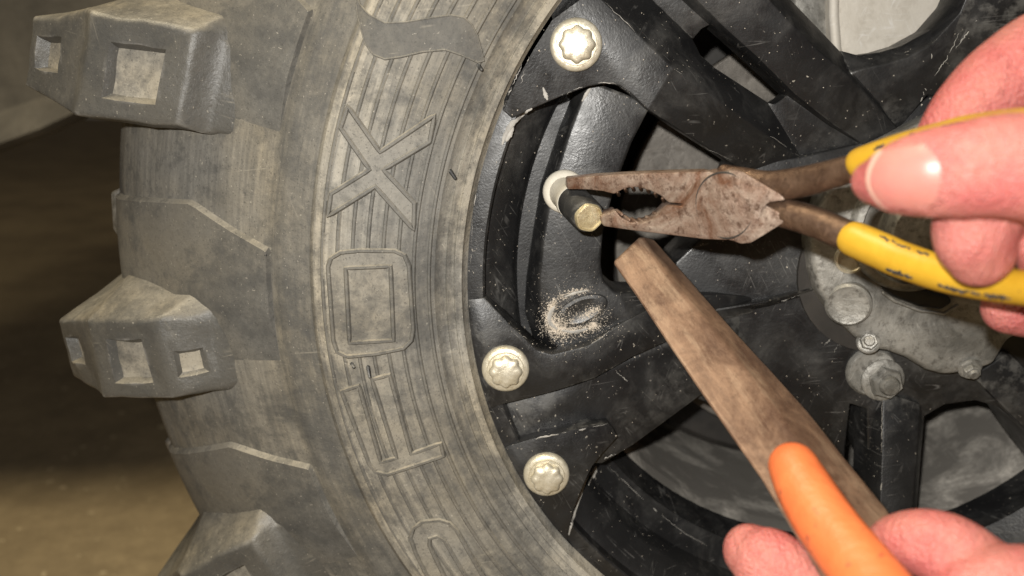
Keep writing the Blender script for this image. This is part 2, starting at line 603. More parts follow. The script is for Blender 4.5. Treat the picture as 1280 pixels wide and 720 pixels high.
# centre knobs and the far shoulder row
def make_knob(y0, y1, w):
    bm = bmesh.new()
    V = []
    for r, k in ((.318, 1.5), (.3275 if y0 < .1 else .327, 1.0)):
        m = (y0 + y1) / 2
        h = (y1 - y0) / 2 * k
        for a, y in ((-w * k, m - h), (w * k, m - h), (w * k, m + h), (-w * k, m + h)):
            V.append(bm.verts.new(loc(r, a, y)))
    for q in ((0, 1, 5, 4), (1, 2, 6, 5), (2, 3, 7, 6), (3, 0, 4, 7), (4, 5, 6, 7), (0, 3, 2, 1)):
        bm.faces.new([V[i] for i in q])
    bmesh.ops.recalc_face_normals(bm, faces=bm.faces)
    bevel(bm, .0015, 2)
    bmesh.ops.translate(bm, verts=bm.verts, vec=HUB)
    return bm
k0 = build("tread_knob", make_knob(.060, .105, 1.5), LUGM, tire, HUB, 40)
k1 = build("tread_knob", make_knob(.140, .185, 3.4), LUGM, tire, HUB, 40)
mids = [(lug_angles[i] + (lug_angles[i + 1] if i + 1 < len(lug_angles) else lug_angles[0] + 360)) / 2 for i in range(len(lug_angles))]
for i, a in enumerate([q + 1.4 for q in mids]):
    if i == 0:
        k0.rotation_euler = (0, -R_(a), 0)
        k1.rotation_euler = (0, -R_(a), 0)
    else:
        place(k0.data, "tread_knob", a, tire)
        place(k1.data, "tread_knob", a, tire)

# --- raised shoulder pads between the lugs (edge runs out at constant angle, then slants in)
def make_pad():
    rs = list(np.linspace(.2395, .322, 26))
    bm = bmesh.new()
    def a0(r):
        return (r - .2716) / .0384 * 1.2 if r > .2716 else (.2716 - r) / .027 * 2.4
    cols = 14
    grid = []
    for r in rs:
        row = []
        yy = prof(r)
        for k in range(cols + 1):
            a = a0(r) + (13.0 - a0(r)) * k / cols
            h = .0022 * min(1, (cols - k) / 6)
            if k == 0:
                row.append(bm.verts.new(loc(r, a - .42, yy + .0008)))
            # offset along the outward normal of the profile
            dr = .002
            n = Vector((prof(r + dr) - prof(r - dr), -2 * dr)).normalized()
            row.append(bm.verts.new(loc(r + n.x * h, a, yy + n.y * h)))
        grid.append(row)
    for i in range(len(grid) - 1):
        for j in range(len(grid[0]) - 1):
            bm.faces.new((grid[i][j], grid[i][j + 1], grid[i + 1][j + 1], grid[i + 1][j]))
    # close the inner edge
    low = [bm.verts.new(v.co + Vector((-.0018, .0026, 0))) for v in grid[0]]
    for j in range(len(low) - 1):
        bm.faces.new((grid[0][j], grid[0][j + 1], low[j + 1], low[j]))
    bmesh.ops.translate(bm, verts=bm.verts, vec=HUB)
    return bm
pd = build("shoulder_pad", make_pad(), PADM, tire, HUB, 30)
for i, a in enumerate(mids):
    if i == 0:
        pd.rotation_euler = (0, -R_(a - 1.6), 0)
    else:
        place(pd.data, "shoulder_pad", a - 1.6, tire)

# --- raised lettering
def z5(l):
    return [(x / 1.636 + 360, y / 1.636 + 280) for x, y in l]
def letter(loops, h, mat, name, label, outline=.0009):
    """loops: outer px polygon (+ one inner)"""
    bm = bmesh.new()
    all_e = []
    for lp in loops:
        dense = []
        for i in range(len(lp)):
            a, b = lp[i], lp[(i + 1) % len(lp)]
            n = max(1, int(math.dist(a, b) / 10))
            dense += [(a[0] + (b[0] - a[0]) * k / n, a[1] + (b[1] - a[1]) * k / n) for k in range(n)]
        vv = [bm.verts.new(on_side(x, y, h)) for x, y in dense]
        all_e += [bm.edges.new((vv[i], vv[(i + 1) % len(vv)])) for i in range(len(vv))]
    rings = [[v.co.copy() for v in bm.verts]]
    bmesh.ops.triangle_fill(bm, use_beauty=True, use_dissolve=False, edges=all_e)
    for _ in range(3):
        es = [e for e in bm.edges if e.calc_length() > .005 and not e.is_boundary]
        if not es:
            break
        bmesh.ops.subdivide_edges(bm, edges=es, cuts=1)
        bmesh.ops.triangulate(bm, faces=bm.faces)
    for v in bm.verts:
        r = math.hypot(v.co.x, v.co.z - H)
        v.co.y = prof(r) - h
    be = [e for e in bm.edges if e.is_boundary]
    g = bmesh.ops.extrude_edge_only(bm, edges=be)
    for v in g['geom']:
        if isinstance(v, bmesh.types.BMVert):
            v.co.y += h + .0015
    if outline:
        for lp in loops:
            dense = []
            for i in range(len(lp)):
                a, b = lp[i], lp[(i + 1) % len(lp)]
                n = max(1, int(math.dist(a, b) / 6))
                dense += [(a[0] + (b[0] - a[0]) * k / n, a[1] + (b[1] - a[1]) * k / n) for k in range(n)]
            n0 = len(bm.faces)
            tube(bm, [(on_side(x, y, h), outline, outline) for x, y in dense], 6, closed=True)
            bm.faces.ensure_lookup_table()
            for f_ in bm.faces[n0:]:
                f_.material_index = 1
    o = build(name, bm, mat, tire, HUB, 30)
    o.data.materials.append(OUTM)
    o["label"] = label
    return o
X_ = [(435, 133), (475, 190), (543, 144), (537, 177), (479, 212), (518, 254), (517, 287), (469, 233), (410, 270), (414, 242), (462, 212), (426, 160)]
O1 = z5([(82, 88), (88, 70), (108, 58), (150, 54), (218, 55), (238, 64), (247, 85), (256, 215), (252, 238), (236, 254), (180, 265), (122, 271), (101, 261), (93, 238)])
O2 = z5([(118, 90), (210, 86), (216, 238), (126, 243)])
F_ = z5([(110, 342), (145, 330), (190, 487), (222, 478), (172, 318), (208, 308), (252, 470), (312, 448), (318, 474), (255, 495), (203, 512), (180, 507), (166, 490)])
U_ = [(513, 672), (517, 660), (528, 652), (549, 650), (562, 654), (571, 663), (586, 690), (612, 735), (596, 742), (570, 700), (556, 676), (546, 670), (537, 673), (537, 682), (562, 735), (545, 742), (520, 692)]
SW = [(443, -14), (450, 6), (461, 18), (481, 29), (506, 28), (535, 23), (564, 19), (580, 22), (590, 31), (597, 45), (605, 76), (597, 78), (577, 69), (556, 62), (527, 65), (502, 71), (481, 74), (466, 68), (456, 54), (447, 20)]
letter([X_], .0011, LETM, "raised_letter", "raised outlined letter X on the sidewall")
letter([O1, O2], .0011, LETM, "raised_letter", "raised outlined letter O on the sidewall")
letter([O2], .0008, LETM, "letter_counter", "flat middle of the letter O on the sidewall", 0)
letter([F_], .0011, LETM, "raised_letter", "raised outlined letter F on the sidewall")
letter([U_], .0011, LETM, "raised_letter", "raised outlined rounded letter on the sidewall")
letter([SW], .0010, SWM, "sidewall_emblem", "smooth dark curved swoosh on the sidewall", 0.0003)
# small moulding whiskers of rubber
for x, y, dx, dy in ((327, 329, 5, -10), (563, 214, 6, 9), (460, 459, 2, 12), (335, 655, 7, -14), (598, 82, 4, 5), (440, 455, 2, 4)):
    bm = tube(bmesh.new(), [(on_side(x, y, .0002), .0008, .0008), (on_side(x + dx, y + dy, .0018), .0006, .0006)], 6)
    build("rubber_whisker", bm, RUBBER, tire, HUB, 60)

# ------------------------------------------------------------------ rim
bm = bmesh.new()
rp = [(.1600, .0062), (.1604, .0014), (.1612, .0008), (.1660, .0008), (.1675, .0012), (.1681, .0026), (.1683, .0062), (.166, .020), (.140, .20), (.133, .20),
      (.1335, .06), (.138, .036), (.144, .031), (.1475, .027), (.1492, .0175), (.1503, .0160), (.1585, .0070), (.1600, .0062)]
lathe(bm, rp, 200)
rim = build("rim", bm, BLACK, wheel, HUB, 28, reg=True)
# dusty band far inside the barrel
bm = lathe(bmesh.new(), [(.1345, .052), (.1329, .058), (.1326, .0595), (.1322, .199)], 120)
build("barrel_lining", bm, BARREL, rim, HUB, 30)

def arc(r, a0, a1, n, y):
    return [polar(r, a0 + (a1 - a0) * k / n, y) for k in range(n + 1)]
def rimpart(name, bm, label=None, mat=None):
    o = build(name, bm, mat or BLACK, rim, HUB, 30, reg=True)
    if label:
        o["label"] = label
    return o

# spoke with pad: bolt pad, fold, front face, flank
V = arc(.1668, 108, 157, 12, 0.0)
nA = len(V)
V += [P(*q) for q in ((640, 148, 0), (665, 136, 0), (700, 121, 0), (735, 108, 0), (758, 104, 0), (775, 107, 0), (790, 118, 0), (810, 137, 0),      # 0..7
                      (842, 85, 0), (800, 45, 0), (753, 0, 0), (690, -60, 0), (640, -115, 0))]
pad_idx = list(range(len(V)))
i_lo, i_hi = nA + 7, nA + 8
i45, i0, im60 = nA + 9, nA + 10, nA + 11
b0 = len(V)
V += [P(945, 224, .0290), P(1006, 203, .0290),                                                     # spoke end
      P(748, -60, .013), P(815, 0, .0145), P(866, 49, .0165), P(876, 69, .0185), P(894, 85, .020), P(960, 128, .0255)]
F = [pad_idx, [i_lo, i_hi, b0 + 1, b0], [im60, i0, b0 + 3, b0 + 2], [i0, i45, b0 + 4, b0 + 3], [i45, i_hi, b0 + 5, b0 + 4], [i_hi, b0 + 6, b0 + 5], [i_hi, b0 + 1, b0 + 7, b0 + 6]]
rimpart("spoke", sheet(V, F, .016, .0007))
# valley floor beside the slot
V = [P(*q) for q in ((748, -60, .0135), (815, 0, .015), (866, 49, .017), (877, 36, .017), (887, 31, .017), (896, 34, .017), (868, 0, .015), (820, -60, .0135))]
rimpart("valley_floor", plate(V, .012, .0005))
V = [P(*q) for q in ((968, 130, .0255), (958, 128, .0255), (1004, 206, .030), (1060, 196, .028), (1092, 182, .027), (985, 117, .0245), (978, 124, .0255))]
rimpart("valley_floor", plate(V, .012, .0007))
# second spoke of the pair
L = [(810, -60, .0135), (852, 0, .015), (887, 31, .0165), (928, 67, .019), (983, 118, .0235), (1037, 157, .0255), (1085, 186, .028)]
M = [(828, -60, .002), (871, 0, .005), (906, 35, .0075), (944, 69, .010), (996, 120, .0145), (1043, 157, .0185), (1090, 186, .0265)]
N = [(910, -60, .002), (962, 0, .005), (990, 30, .0075), (1022, 63, .010), (1062, 96, .0145), (1092, 128, .0185), (1130, 172, .0265)]
O = [(932, -60, .016), (989, 0, .019), (1020, 32, .0205), (1052, 66, .022), (1070, 92, .0225), (1098, 126, .024), (1134, 170, .028)]
V, F = [], []
for r in zip(L, M, N, O):
    V += [P(*q) for q in r]
for i in range(len(L) - 1):
    for j in range(3):
        F.append([i * 4 + j, i * 4 + j + 1, i * 4 + j + 5, i * 4 + j + 4])
rimpart("spoke", sheet(V, F, .010, .0006))
# upper bridge under the big window, and the third spoke leaving it
E1 = [(1050, 63, .023), (1073, 69, .0235), (1100, 65, .0235), (1127, 57, .0235), (1162, 38, .0225), (1190, 6, .021), (1218, -60, .018)]
E2 = [(1063, 92, .0165), (1080, 86, .0165), (1108, 80, .0165), (1134, 72, .0165), (1166, 54, .0165), (1200, 16, .015), (1232, -60, .012)]
V = [P(*q) for q in E1] + [P(*q) for q in E2]
F = [[i, i + 1, 8 + i, 7 + i] for i in range(6)]
b0 = len(V)
V += [P(*q) for q in ((1100, 130, .0195), (1120, 165, .0265), (1160, 118, .0200), (1360, -60, .009), (1360, 30, .014), (1200, 130, .0265))]
F += [[7, 8, 9, 10, 11, b0 + 2, b0 + 1, b0], [11, 12, 13, b0 + 3, b0 + 4, b0 + 5, b0 + 2]]
rimpart("spoke", sheet(V, F, .012, .0007))
# hub face
V = [P(*q) for q in ((925, 205, .026), (1000, 196, .026), (1080, 178, .026), (1117, 150, .026), (1180, 108, .026), (1400, 20, .026), (1400, 700, .026), (1310, 580, .026), (1280, 536, .026),
                     (1248, 509, .026), (1220, 501, .026), (1182, 506, .026), (1156, 521, .026), (1150, 545, .026), (1145, 600, .026), (1100, 600, .026), (1084, 560, .026), (1084, 512, .026), (1063, 505, .026),
                     (1057, 560, .026), (1054, 680, .026), (990, 640, .026), (930, 520, .026), (873, 500, .026), (846, 440, .026), (836, 385, .026), (844, 328, .026), (885, 290, .026))]
rimpart("hub_face", plate(V, .030, .0010, 3))
# spoke under the hub
V, F = [], []
for i, r in enumerate((((1082, 505, .032), (1104, 490, .0235), (1150, 505, .0235), (1156, 520, .030)),
                       ((1083, 560, .028), (1103, 560, .018), (1147, 560, .018), (1152, 562, .026)),
                       ((1080, 640, .022), (1100, 640, .010), (1140, 640, .010), (1146, 642, .020)),
                       ((1060, 760, .014), (1086, 760, .002), (1132, 760, .002), (1142, 762, .014)))):
    V += [P(*q) for q in r]
    if i:
        b = (i - 1) * 4
        F += [[b + j, b + j + 1, b + j + 5, b + j + 4] for j in range(3)]
rimpart("spoke", sheet(V, F, .014, .0007))
# ridge bars lying on the hub face
V = [P(*q) for q in ((838, 384, .0230), (880, 388, .0215), (960, 376, .0215), (1018, 360, .0225), (1020, 366, .0262), (962, 384, .0262), (880, 400, .0262), (842, 398, .0262))]
rimpart("ridge", plate(V, .008, .0010))
V = [P(*q) for q in ((1215, 470, .0225), (1262, 440, .0225), (1380, 560, .018), (1380, 640, .018), (1285, 540, .0225))]
rimpart("ridge", plate(V, .012, .0012))

# lower spoke: bolt pads, recessed channel
T = [(606, 372, 0), (640, 408, 0), (672, 438, 0), (690, 443, 0), (735, 432, .0025), (775, 405, .006), (838, 372, .014), (900, 368, .0225), (960, 372, .028)]
E = [(624, 507, 0), (660, 498, 0), (695, 489, 0), (720, 481, 0), (744, 473, .0025), (790, 447, .007), (850, 420, .0145), (905, 400, .0225), (965, 385, .028)]
V = [P(*q) for q in T] + [P(*q) for q in E]
F = [[i, i + 1, 10 + i, 9 + i] for i in range(8)]
a_ = arc(.1668, 181.8, 197.6, 6, 0.0)
b0 = len(V)
V += a_
F.append([0, 9] + [b0 + k for k in range(6, -1, -1)])
rimpart("spoke", sheet(V, F, .014, .0008))
# channel floor
V = [P(*q) for q in ((622, 505, .0060), (695, 486, .0060), (744, 470, .0075), (790, 444, .012), (850, 416, .0180), (960, 380, .0300), (965, 440, .0300), (873, 497, .0180), (793, 556, .0105), (753, 580, .0075), (700, 580, .0060), (640, 558, .0060))]
rimpart("channel_floor", plate(V, .010, .0010))
# lower lip of the channel with its bolt pad
V = arc(.1668, 203.4, 221.5, 8, 0.0)
b0 = len(V)
V += [P(*q) for q in ((709, 675, 0), (716, 640, 0), (728, 608, 0), (740, 583, 0), (752, 568, .0015), (772, 546, .004), (760, 529, .003), (735, 532, .0), (700, 541, 0), (665, 549, 0), (640, 556, 0))]
rimpart("bolt_pad", plate(V, .014, .0008))

bm = lathe(bmesh.new(), [(.1500, .0245), (.1240, .0245), (.1240, .030), (.1500, .030)], 24, 150, 193)
rimpart("groove_floor", bm)
# ledge inside the pocket that carries the valve
S1 = [(724, 100, .020), (700, 160, .020), (676, 232, .020), (665, 300, .020), (658, 350, .020), (656, 390, .0195), (668, 428, .018), (690, 452, .016)]
S2 = [(736, 100, .0085), (712, 162, .0085), (689, 236, .0085), (678, 300, .0085), (673, 350, .0085), (674, 392, .0085), (688, 424, .0085), (706, 452, .0085)]
S3 = [(815, 130, .0085), (790, 178, .0085), (768, 236, .0085), (754, 290, .0085), (751, 330, .0085), (755, 352, .0085), (770, 366, .0085), (800, 420, .0085)]
V, F = [], []
for r in zip(S1, S2, S3):
    V += [P(*q) for q in r]
for i in range(len(S1) - 1):
    for j in range(2):
        F.append([i * 3 + j, i * 3 + j + 1, i * 3 + j + 4, i * 3 + j + 3])
b0 = len(V)
V += [P(830, 366, .0150), P(850, 400, .0190)]
F.append([7 * 3 - 1, b0, b0 + 1, 7 * 3 + 2])
rimpart("valve_ledge", sheet(V, F, .020, .0012, 3, 14))
# shallow oval boss on the ledge
bm = bmesh.new()
c = P(727, 388, .0085)
rings = []
for s, hgt in ((1.0, .0006), (.90, -.0006), (.72, -.0011), (.45, -.0006), (.1, -.0003)):
    rings.append([bm.verts.new(c + Vector((math.cos(a) * .0105 * s + math.sin(a) * .002 * s, hgt, math.sin(a) * .0068 * s + math.cos(a) * .0022 * s))) for a in [2 * math.pi * k / 28 for k in range(28)]])
for i in range(4):
    for k in range(28):
        bm.faces.new((rings[i][k], rings[i][(k + 1) % 28], rings[i + 1][(k + 1) % 28], rings[i + 1][k]))
bm.faces.new(rings[-1])
rimpart("boss", bm)

# --- flange bolts
def bolt(px, py):
    c = P(px, py, 0.0)
    q = bmesh.new()
    axis_lathe(q, c + Vector((0, .004, 0)), (0, -1, 0), [(.0092, 0), (.0092, .0048), (.0090, .0056), (.0083, .0062), (.0072, .0064), (.0070, .0072), (.0058, .0074)], 40)
    o = build("flange_bolt", q, ZINC, wheel, c, 40)
    q = bmesh.new()
    lob = lambda a, h: 1 + .065 * math.cos(8 * a)
    axis_lathe(q, c + Vector((0, -.0022, 0)), (0, -1, 0), [(.0061, 0), (.0061, .0024), (.0058, .0033), (.0050, .0038), (.0030, .0041), (.0008, .0042)], 64, lob)
    build("star_head", q, ZINC, o, c, 50)
    return o
for q in ((720, 56), (632, 460), (683, 592)):
    bolt(*q)
for a in (231, 256, 278, 300, 325, 347, 9, 31, 53, 76, 98, 121):
    c = polar(.1556, a, 0)
    d = c - CAM
    # only pads in view carry bolts; the rest of the ring is out of the photograph

# --- hub in the middle
q = [(1013, 300), (1018, 340), (1024, 365), (1038, 388), (1056, 408), (1072, 424), (1090, 437), (1112, 440), (1134, 448), (1160, 464), (1182, 470), (1215, 466), (1244, 457), (1262, 425), (1330, 400), (1400, 330), (1380, 180), (1300, 130), (1180, 140), (1080, 190), (1030, 240)]
hub = build("hub_cap", plate([P(x, y, .0145) for x, y in q], .016, .0030, 4), HUBM, wheel, HUB, 40, reg=True)
bm = axis_lathe(bmesh.new(), P(1140, 285, .0150), (0, -1, 0), [(.0250, 0), (.0248, .003), (.0235, .0045), (.0215, .005), (.0205, .0035), (.0150, .0035), (.0140, .009), (.012, .0115), (.006, .0125)], 48)
build("centre_boss", bm, HUBM, hub, HUB, 40)
bm = axis_lathe(bmesh.new(), P(1060, 378, .0160), (-.35, -1, -.1), [(.0090, 0), (.0088, .0030), (.0078, .0040), (.0070, .0036), (.003, .0034)], 32)
build("round_pad", bm, HUBM, hub, HUB, 40)
bm = plate([P(x, y, .0125) for x, y in ((1104, 352), (1116, 348), (1150, 358), (1186, 368), (1192, 378), (1178, 388), (1150, 384), (1118, 372), (1104, 362))], .006, .0015, 3)
build("slot_shade", bm, RUBBER, hub, HUB, 40)  # raised black plate paints the shade inside the hub slot
bm = tube(bmesh.new(), [(P(x, y, .0118), .0007, .0007) for x, y in ((1104, 366), (1118, 376), (1150, 388), (1180, 392), (1196, 382))], 8)
build("slot_rim", bm, HUBM, hub, HUB, 60)
bm = axis_lathe(bmesh.new(), P(1061, 322, .0150), (0, -1, 0), [(.0060, 0), (.0060, .0022), (.0052, .0026), (.0048, .0018), (.002, .0018)], 28)
build("washer", bm, ZINC, hub, HUB, 40)
def nut(px, py, Y, r, axis=(0, -1, 0)):
    c = P(px, py, Y)
    q = bmesh.new()
    axis_lathe(q, c, axis, [(r * 1.45, 0), (r * 1.45, r * .22), (r * 1.3, r * .36), (r * 1.02, r * .42)], 32)
    hexl = lambda a, h: math.cos(math.pi / 6) / math.cos((a % (math.pi / 3)) - math.pi / 6)
    axis_lathe(q, c, axis, [(r * 1.10, r * .3), (r * 1.10, r * .95), (r * .98, r * 1.1)], 36, hexl)
    axis_lathe(q, c, axis, [(r * .68, r * .9), (r * .66, r * 1.35), (r * .55, r * 1.5), (r * .2, r * 1.55)], 24)
    return build("lug_nut", q, HUBM, hub, HUB, 40)
nut(1102, 474, .0235, .0062)
nut(1085, 428, .0150, .0032, (-.3, -1, .5))
nut(1212, 460, .0150, .0032, (0, -1, -.4))
# mounting ear behind the big nut
bm = axis_lathe(bmesh.new(), P(1086, 462, .0275), (0, -1, 0), [(.0105, 0), (.0105, .003), (.0095, .0042), (.004, .0042)], 32)
build("mounting_ear", bm, HUBM, hub, HUB, 40)

# ------------------------------------------------------------------ behind the wheel
bm = bmesh.new()
lathe(bm, [(.030, .086), (.100, .086), (.1005, .0865), (.1005, .0915), (.100, .092), (.030, .092), (.030, .086)], 96)
disc = build("brake_disc", bm, m_metal("dull_disc", (.10, .09, .078), (.19, .172, .15), (.06, .05, .04), 40, .3, .5, .0006, .5), None, HUB + Vector((0, .09, 0)), 30)
tag(disc, "grey steel brake disc seen through the dark window beside the valve", "brake disc")
ax = empty("axle", HUB + Vector((0, .1, 0)))
tag(ax, "dark steel axle hub with an added dark plate blocking the view behind the wheel", "axle")
bm = axis_lathe(bmesh.new(), HUB + Vector((0, .024, 0)), (0, 1, 0), [(.034, 0), (.034, .07), (.028, .075), (.028, .26)], 40)
build("shaft", bm, DARK, ax, None, 30)
bm = lathe(bmesh.new(), [(.028, .118), (.122, .118), (.126, .122), (.126, .150), (.120, .154), (.028, .154)], 72)  # added dark disc, keeps the lit floor from showing through the windows
build("view_blocker", bm, DARK, ax, None, 30)
cal = empty("brake_caliper", HUB + Vector((0, .09, .09)))
tag(cal, "pale dusty cast brake caliper behind the spokes", "brake caliper")
V = [P(x, y, .074) for x, y in ((1041, -60), (1041, 20), (1043, 60), (1050, 110), (1230, 110), (1240, -60), (1200, -90))]
build("caliper_body", plate(V, .03, .003, 4), PALEM, cal, None, 40)
V = [P(x, y, .083) for x, y in ((992, -60), (992, 40), (1000, 110), (1046, 110), (1040, 20), (1040, -60))]
build("mounting_flange", plate(V, .02, .002, 3), HUBM, cal, None, 40)
bm = tube(bmesh.new(), [(P(x, y, .0735), .0022, .002) for x, y in ((1042, -60), (1042, 20), (1045, 60), (1052, 110))], 12)
build("cast_rib", bm, PALEM, cal, None, 60)

# ------------------------------------------------------------------ grey lower body panel, unseen top and left end added to shade the floor
low = [(-800, 360), (-420, 310), (-150, 236), (0, 184), (50, 166), (88, 148), (150, 118), (260, 60)]
V, F = [], []
top0 = []
for k, (x, y) in enumerate(low):
    b = P(x, y, .38)
    V += [b + Vector((0, .02, -.001)), b + Vector((0, 0, .003)), b + Vector((0, .035, .032)), b + Vector((0, .05, .12)), Vector((b.x, .46, .95)), Vector((b.x, .60, 1.6))]
for i in range(len(low) - 1):
    for j in range(5):
        F.append([i * 6 + j, i * 6 + j + 1, i * 6 + j + 7, i * 6 + j + 6])
panel = build("body_panel", sheet(V, F, .006, .001, 2, 30), PLASTIC, None, None, 45)
tag(panel, "grey plastic lower body panel behind the tire tread, extended out of view to shade the floor", "body panel")
# ------------------------------------------------------------------ valve stem
st = empty("valve_stem", P(703, 238, .0085))
tag(st, "black rubber tire valve stem with brass tip being pulled from the rim", "valve stem")
vb = P(704, 239, .0088)
vt = P(737, 273, -.020)
ax_ = (vt - vb).normalized()
ln = (vt - vb).length
bm = axis_lathe(bmesh.new(), P(705, 239, .0090), (0.05, -1, .05), [(.0080, 0), (.0082, .0012), (.0078, .0024), (.0066, .0030), (.0035, .0032)], 36)
build("collar", bm, CREAM, st, None, 50)
bm = axis_lathe(bmesh.new(), vb, ax_, [(.0060, 0), (.0058, ln * .30), (.0064, ln * .36), (.0063, ln * .42)], 28)
build("sleeve_ring", bm, CREAM, st, None, 50)
bm = axis_lathe(bmesh.new(), vb, ax_, [(.0058, ln * .38), (.0062, ln * .45), (.0060, ln * .90), (.0054, ln * .95)], 28)
build("rubber_body", bm, RUBBER, st, None, 50)
hexl = lambda a, h: math.cos(math.pi / 6) / math.cos((a % (math.pi / 3)) - math.pi / 6)
bm = axis_lathe(bmesh.new(), vb, ax_, [(.0050, ln * .88), (.0050, ln * .985), (.0047, ln * 1.01), (.0043, ln * 1.012), (.0041, ln * .99), (.0015, ln * .99)], 36, lambda a, h: 1 + .03 * math.cos(6 * a))
build("brass_tip", bm, m_metal("dull_brass", (.55, .46, .27), (.72, .64, .44), (.33, .24, .12), 160, .6, .4), st, None, 40)

# ------------------------------------------------------------------ pliers
def YP(x):
    return -.0125 - (x - 705) * .00020
def PP(l, dy=0.0):
    return [P(x, y, YP(x) + dy) for x, y in l]
def z3(l):
    return [(x / 3.2 + 680, y / 3.2 + 180) for x, y in l]
pl = empty("pliers", P(900, 300, YP(900)))
tag(pl, "rusty slip pliers with yellow dipped grips clamped on the valve stem", "pliers")
up = z3([(92, 140), (200, 128), (400, 117), (560, 112), (662, 110), (700, 118), (740, 140), (760, 240), (700, 300), (560, 262), (556, 240), (500, 236), (470, 207), (430, 188), (372, 172), (322, 178), (282, 201), (240, 190), (176, 183), (92, 182)])
build("jaw", plate(PP(up, .0006), .0090, .0006), RUST, pl, None, 35)
lo = z3([(222, 296), (240, 280), (262, 274), (288, 264), (300, 285), (318, 300), (345, 310), (382, 316), (410, 310), (440, 298), (470, 272), (498, 244), (556, 250), (572, 195), (600, 158), (640, 130), (700, 112), (770, 104), (800, 112), (880, 160), (940, 196), (975, 226), (900, 236), (872, 262), (858, 300), (830, 345), (790, 376), (730, 386), (640, 382), (480, 362), (340, 345), (238, 330)])
front = build("jaw", plate(PP(lo), .0096, .0007), RUST, pl, None, 35)
lug2 = z3([(700, 300), (880, 240), (985, 290), (972, 310), (880, 368), (830, 398), (790, 402), (765, 392), (720, 380)])
build("jaw_root", plate(PP(lug2, .0005), .0090, .0008), RUST, pl, None, 35)
# teeth in the pipe grip
for k in range(6):
    x = 290 + k * 30
    y = [280, 302, 313, 315, 306, 290][k]
    p0, p1 = z3([(x, y - 14)])[0], z3([(x + 22, y + 2)])[0]
    a, b = P(p0[0], p0[1], YP(p0[0]) + .0045), P(p1[0], p1[1], YP(p1[0]) + .0008)
    bm = tube(bmesh.new(), [(a, .0007, .0007), (b, .0006, .0006)], 6)
    build("tooth", bm, RUST, pl, None, 60)
for k in range(7):
    x = 300 + k * 30
    y = [196, 182, 176, 176, 184, 200, 220][k]
    p0, p1 = z3([(x, y + 8)])[0], z3([(x - 6, y - 3)])[0]
    bm = tube(bmesh.new(), [(P(p0[0], p0[1], YP(p0[0]) + .006), .0007, .0007), (P(p1[0], p1[1], YP(p1[0]) + .002), .0006, .0006)], 6)
    build("tooth", bm, RUSTD, pl, None, 60)
# rivet face slightly proud
c = z3([(722, 246)])[0]
bm = axis_lathe(bmesh.new(), P(c[0], c[1], YP(c[0]) + .0004), (PP([(900, 250)])[0] - PP([(900, 251)])[0]).cross(PP([(900, 250)])[0] - PP([(901, 250)])[0]) * 1, [(.0098, -.001), (.0098, .0002), (.0095, .0004), (.003, .0005)], 48)
build("pivot", bm, RUST, pl, None, 35)
pa = (PP([(900, 250)])[0] - PP([(900, 251)])[0]).cross(PP([(900, 250)])[0] - PP([(901, 250)])[0]).normalized()
if pa.y > 0:
    pa = -pa
pc = P(c[0], c[1], YP(c[0]) + .0001)
pu = pa.orthogonal().normalized()
pv = pa.cross(pu)
bm = tube(bmesh.new(), [(pc + (pu * math.cos(q) + pv * math.sin(q)) * .0101, .00035, .0003) for q in [2 * math.pi * k / 48 for k in range(48)]], 6, closed=True)
build("pivot_seam", bm, DARK, pl, None, 60)
def mm(x, px):
    return px * (YP(x) - CAM.y) / FPX
def bar(name, l, mat, depth=.85, dy=.0045, parent=pl, re=True):
    rows = catmull([(x, y, h) for x, y, h in l], 5)
    return build(name, tube(bmesh.new(), [(P(x, y, YP(x) + dy), mm(x, h), mm(x, h) * depth) for x, y, h in rows], 20, round_ends=re), mat, parent, None, 50)
h1 = bar("handle", [(905, 214, 9), (930, 224, 15), (960, 232, 19), (1000, 228, 20), (1040, 218, 19), (1072, 208, 18), (1110, 194, 17), (1150, 181, 15)], RUSTD)
g1 = bar("grip", [(1078, 204, 21), (1127, 188, 22), (1177, 174, 22), (1213, 165, 22), (1280, 158, 23), (1360, 158, 23), (1470, 172, 22)], YEL, .95, .0045, h1)
h2 = bar("handle", [(905, 262, 8), (945, 263, 14), (985, 268, 19), (1020, 278, 20), (1064, 297, 20), (1110, 315, 17), (1150, 330, 15)], RUSTD)
g2 = bar("grip", [(1068, 299, 23), (1100, 313, 24), (1130, 326, 24), (1190, 345, 24), (1280, 360, 24), (1360, 366, 24), (1470, 360, 22)], YEL, .95, .0045, h2)

# grime on the yellow grips
def grime(grip, handle, pts_, wpx, pieces):
    me = grip.data
    o_ = ORG[grip.name]
    tr = BVHTree.FromPolygons([v.co + o_ for v in me.vertices], [list(p.vertices) for p in me.polygons])
    dense = [tuple(p) for p in catmull(pts_, 24)]
    for _ in range(pieces):
        k = random.randrange(len(dense) - 6)
        rows = []
        for x, y in dense[k:k + random.randint(3, 12)]:
            d = ray(x, y + random.gauss(0, .8)).normalized()
            h = tr.ray_cast(CAM, d)
            if h[0]:
                rows.append((h[0], wpx * random.uniform(.4, 1.3) * (h[0].y - CAM.y) / FPX, .00022))
        if len(rows) > 2:
            build("grime_mark", tube(bmesh.new(), rows, 8), DARK, handle, None, 60)
grime(g2, h2, [(1110, 337), (1150, 350), (1200, 363), (1240, 370), (1279, 374)], 2.8, 18)
grime(g2, h2, [(1085, 287), (1110, 300), (1140, 312), (1160, 318)], 1.6, 8)
grime(g1, h1, [(1085, 190), (1110, 179), (1140, 168), (1170, 160), (1210, 150)], 1.4, 12)

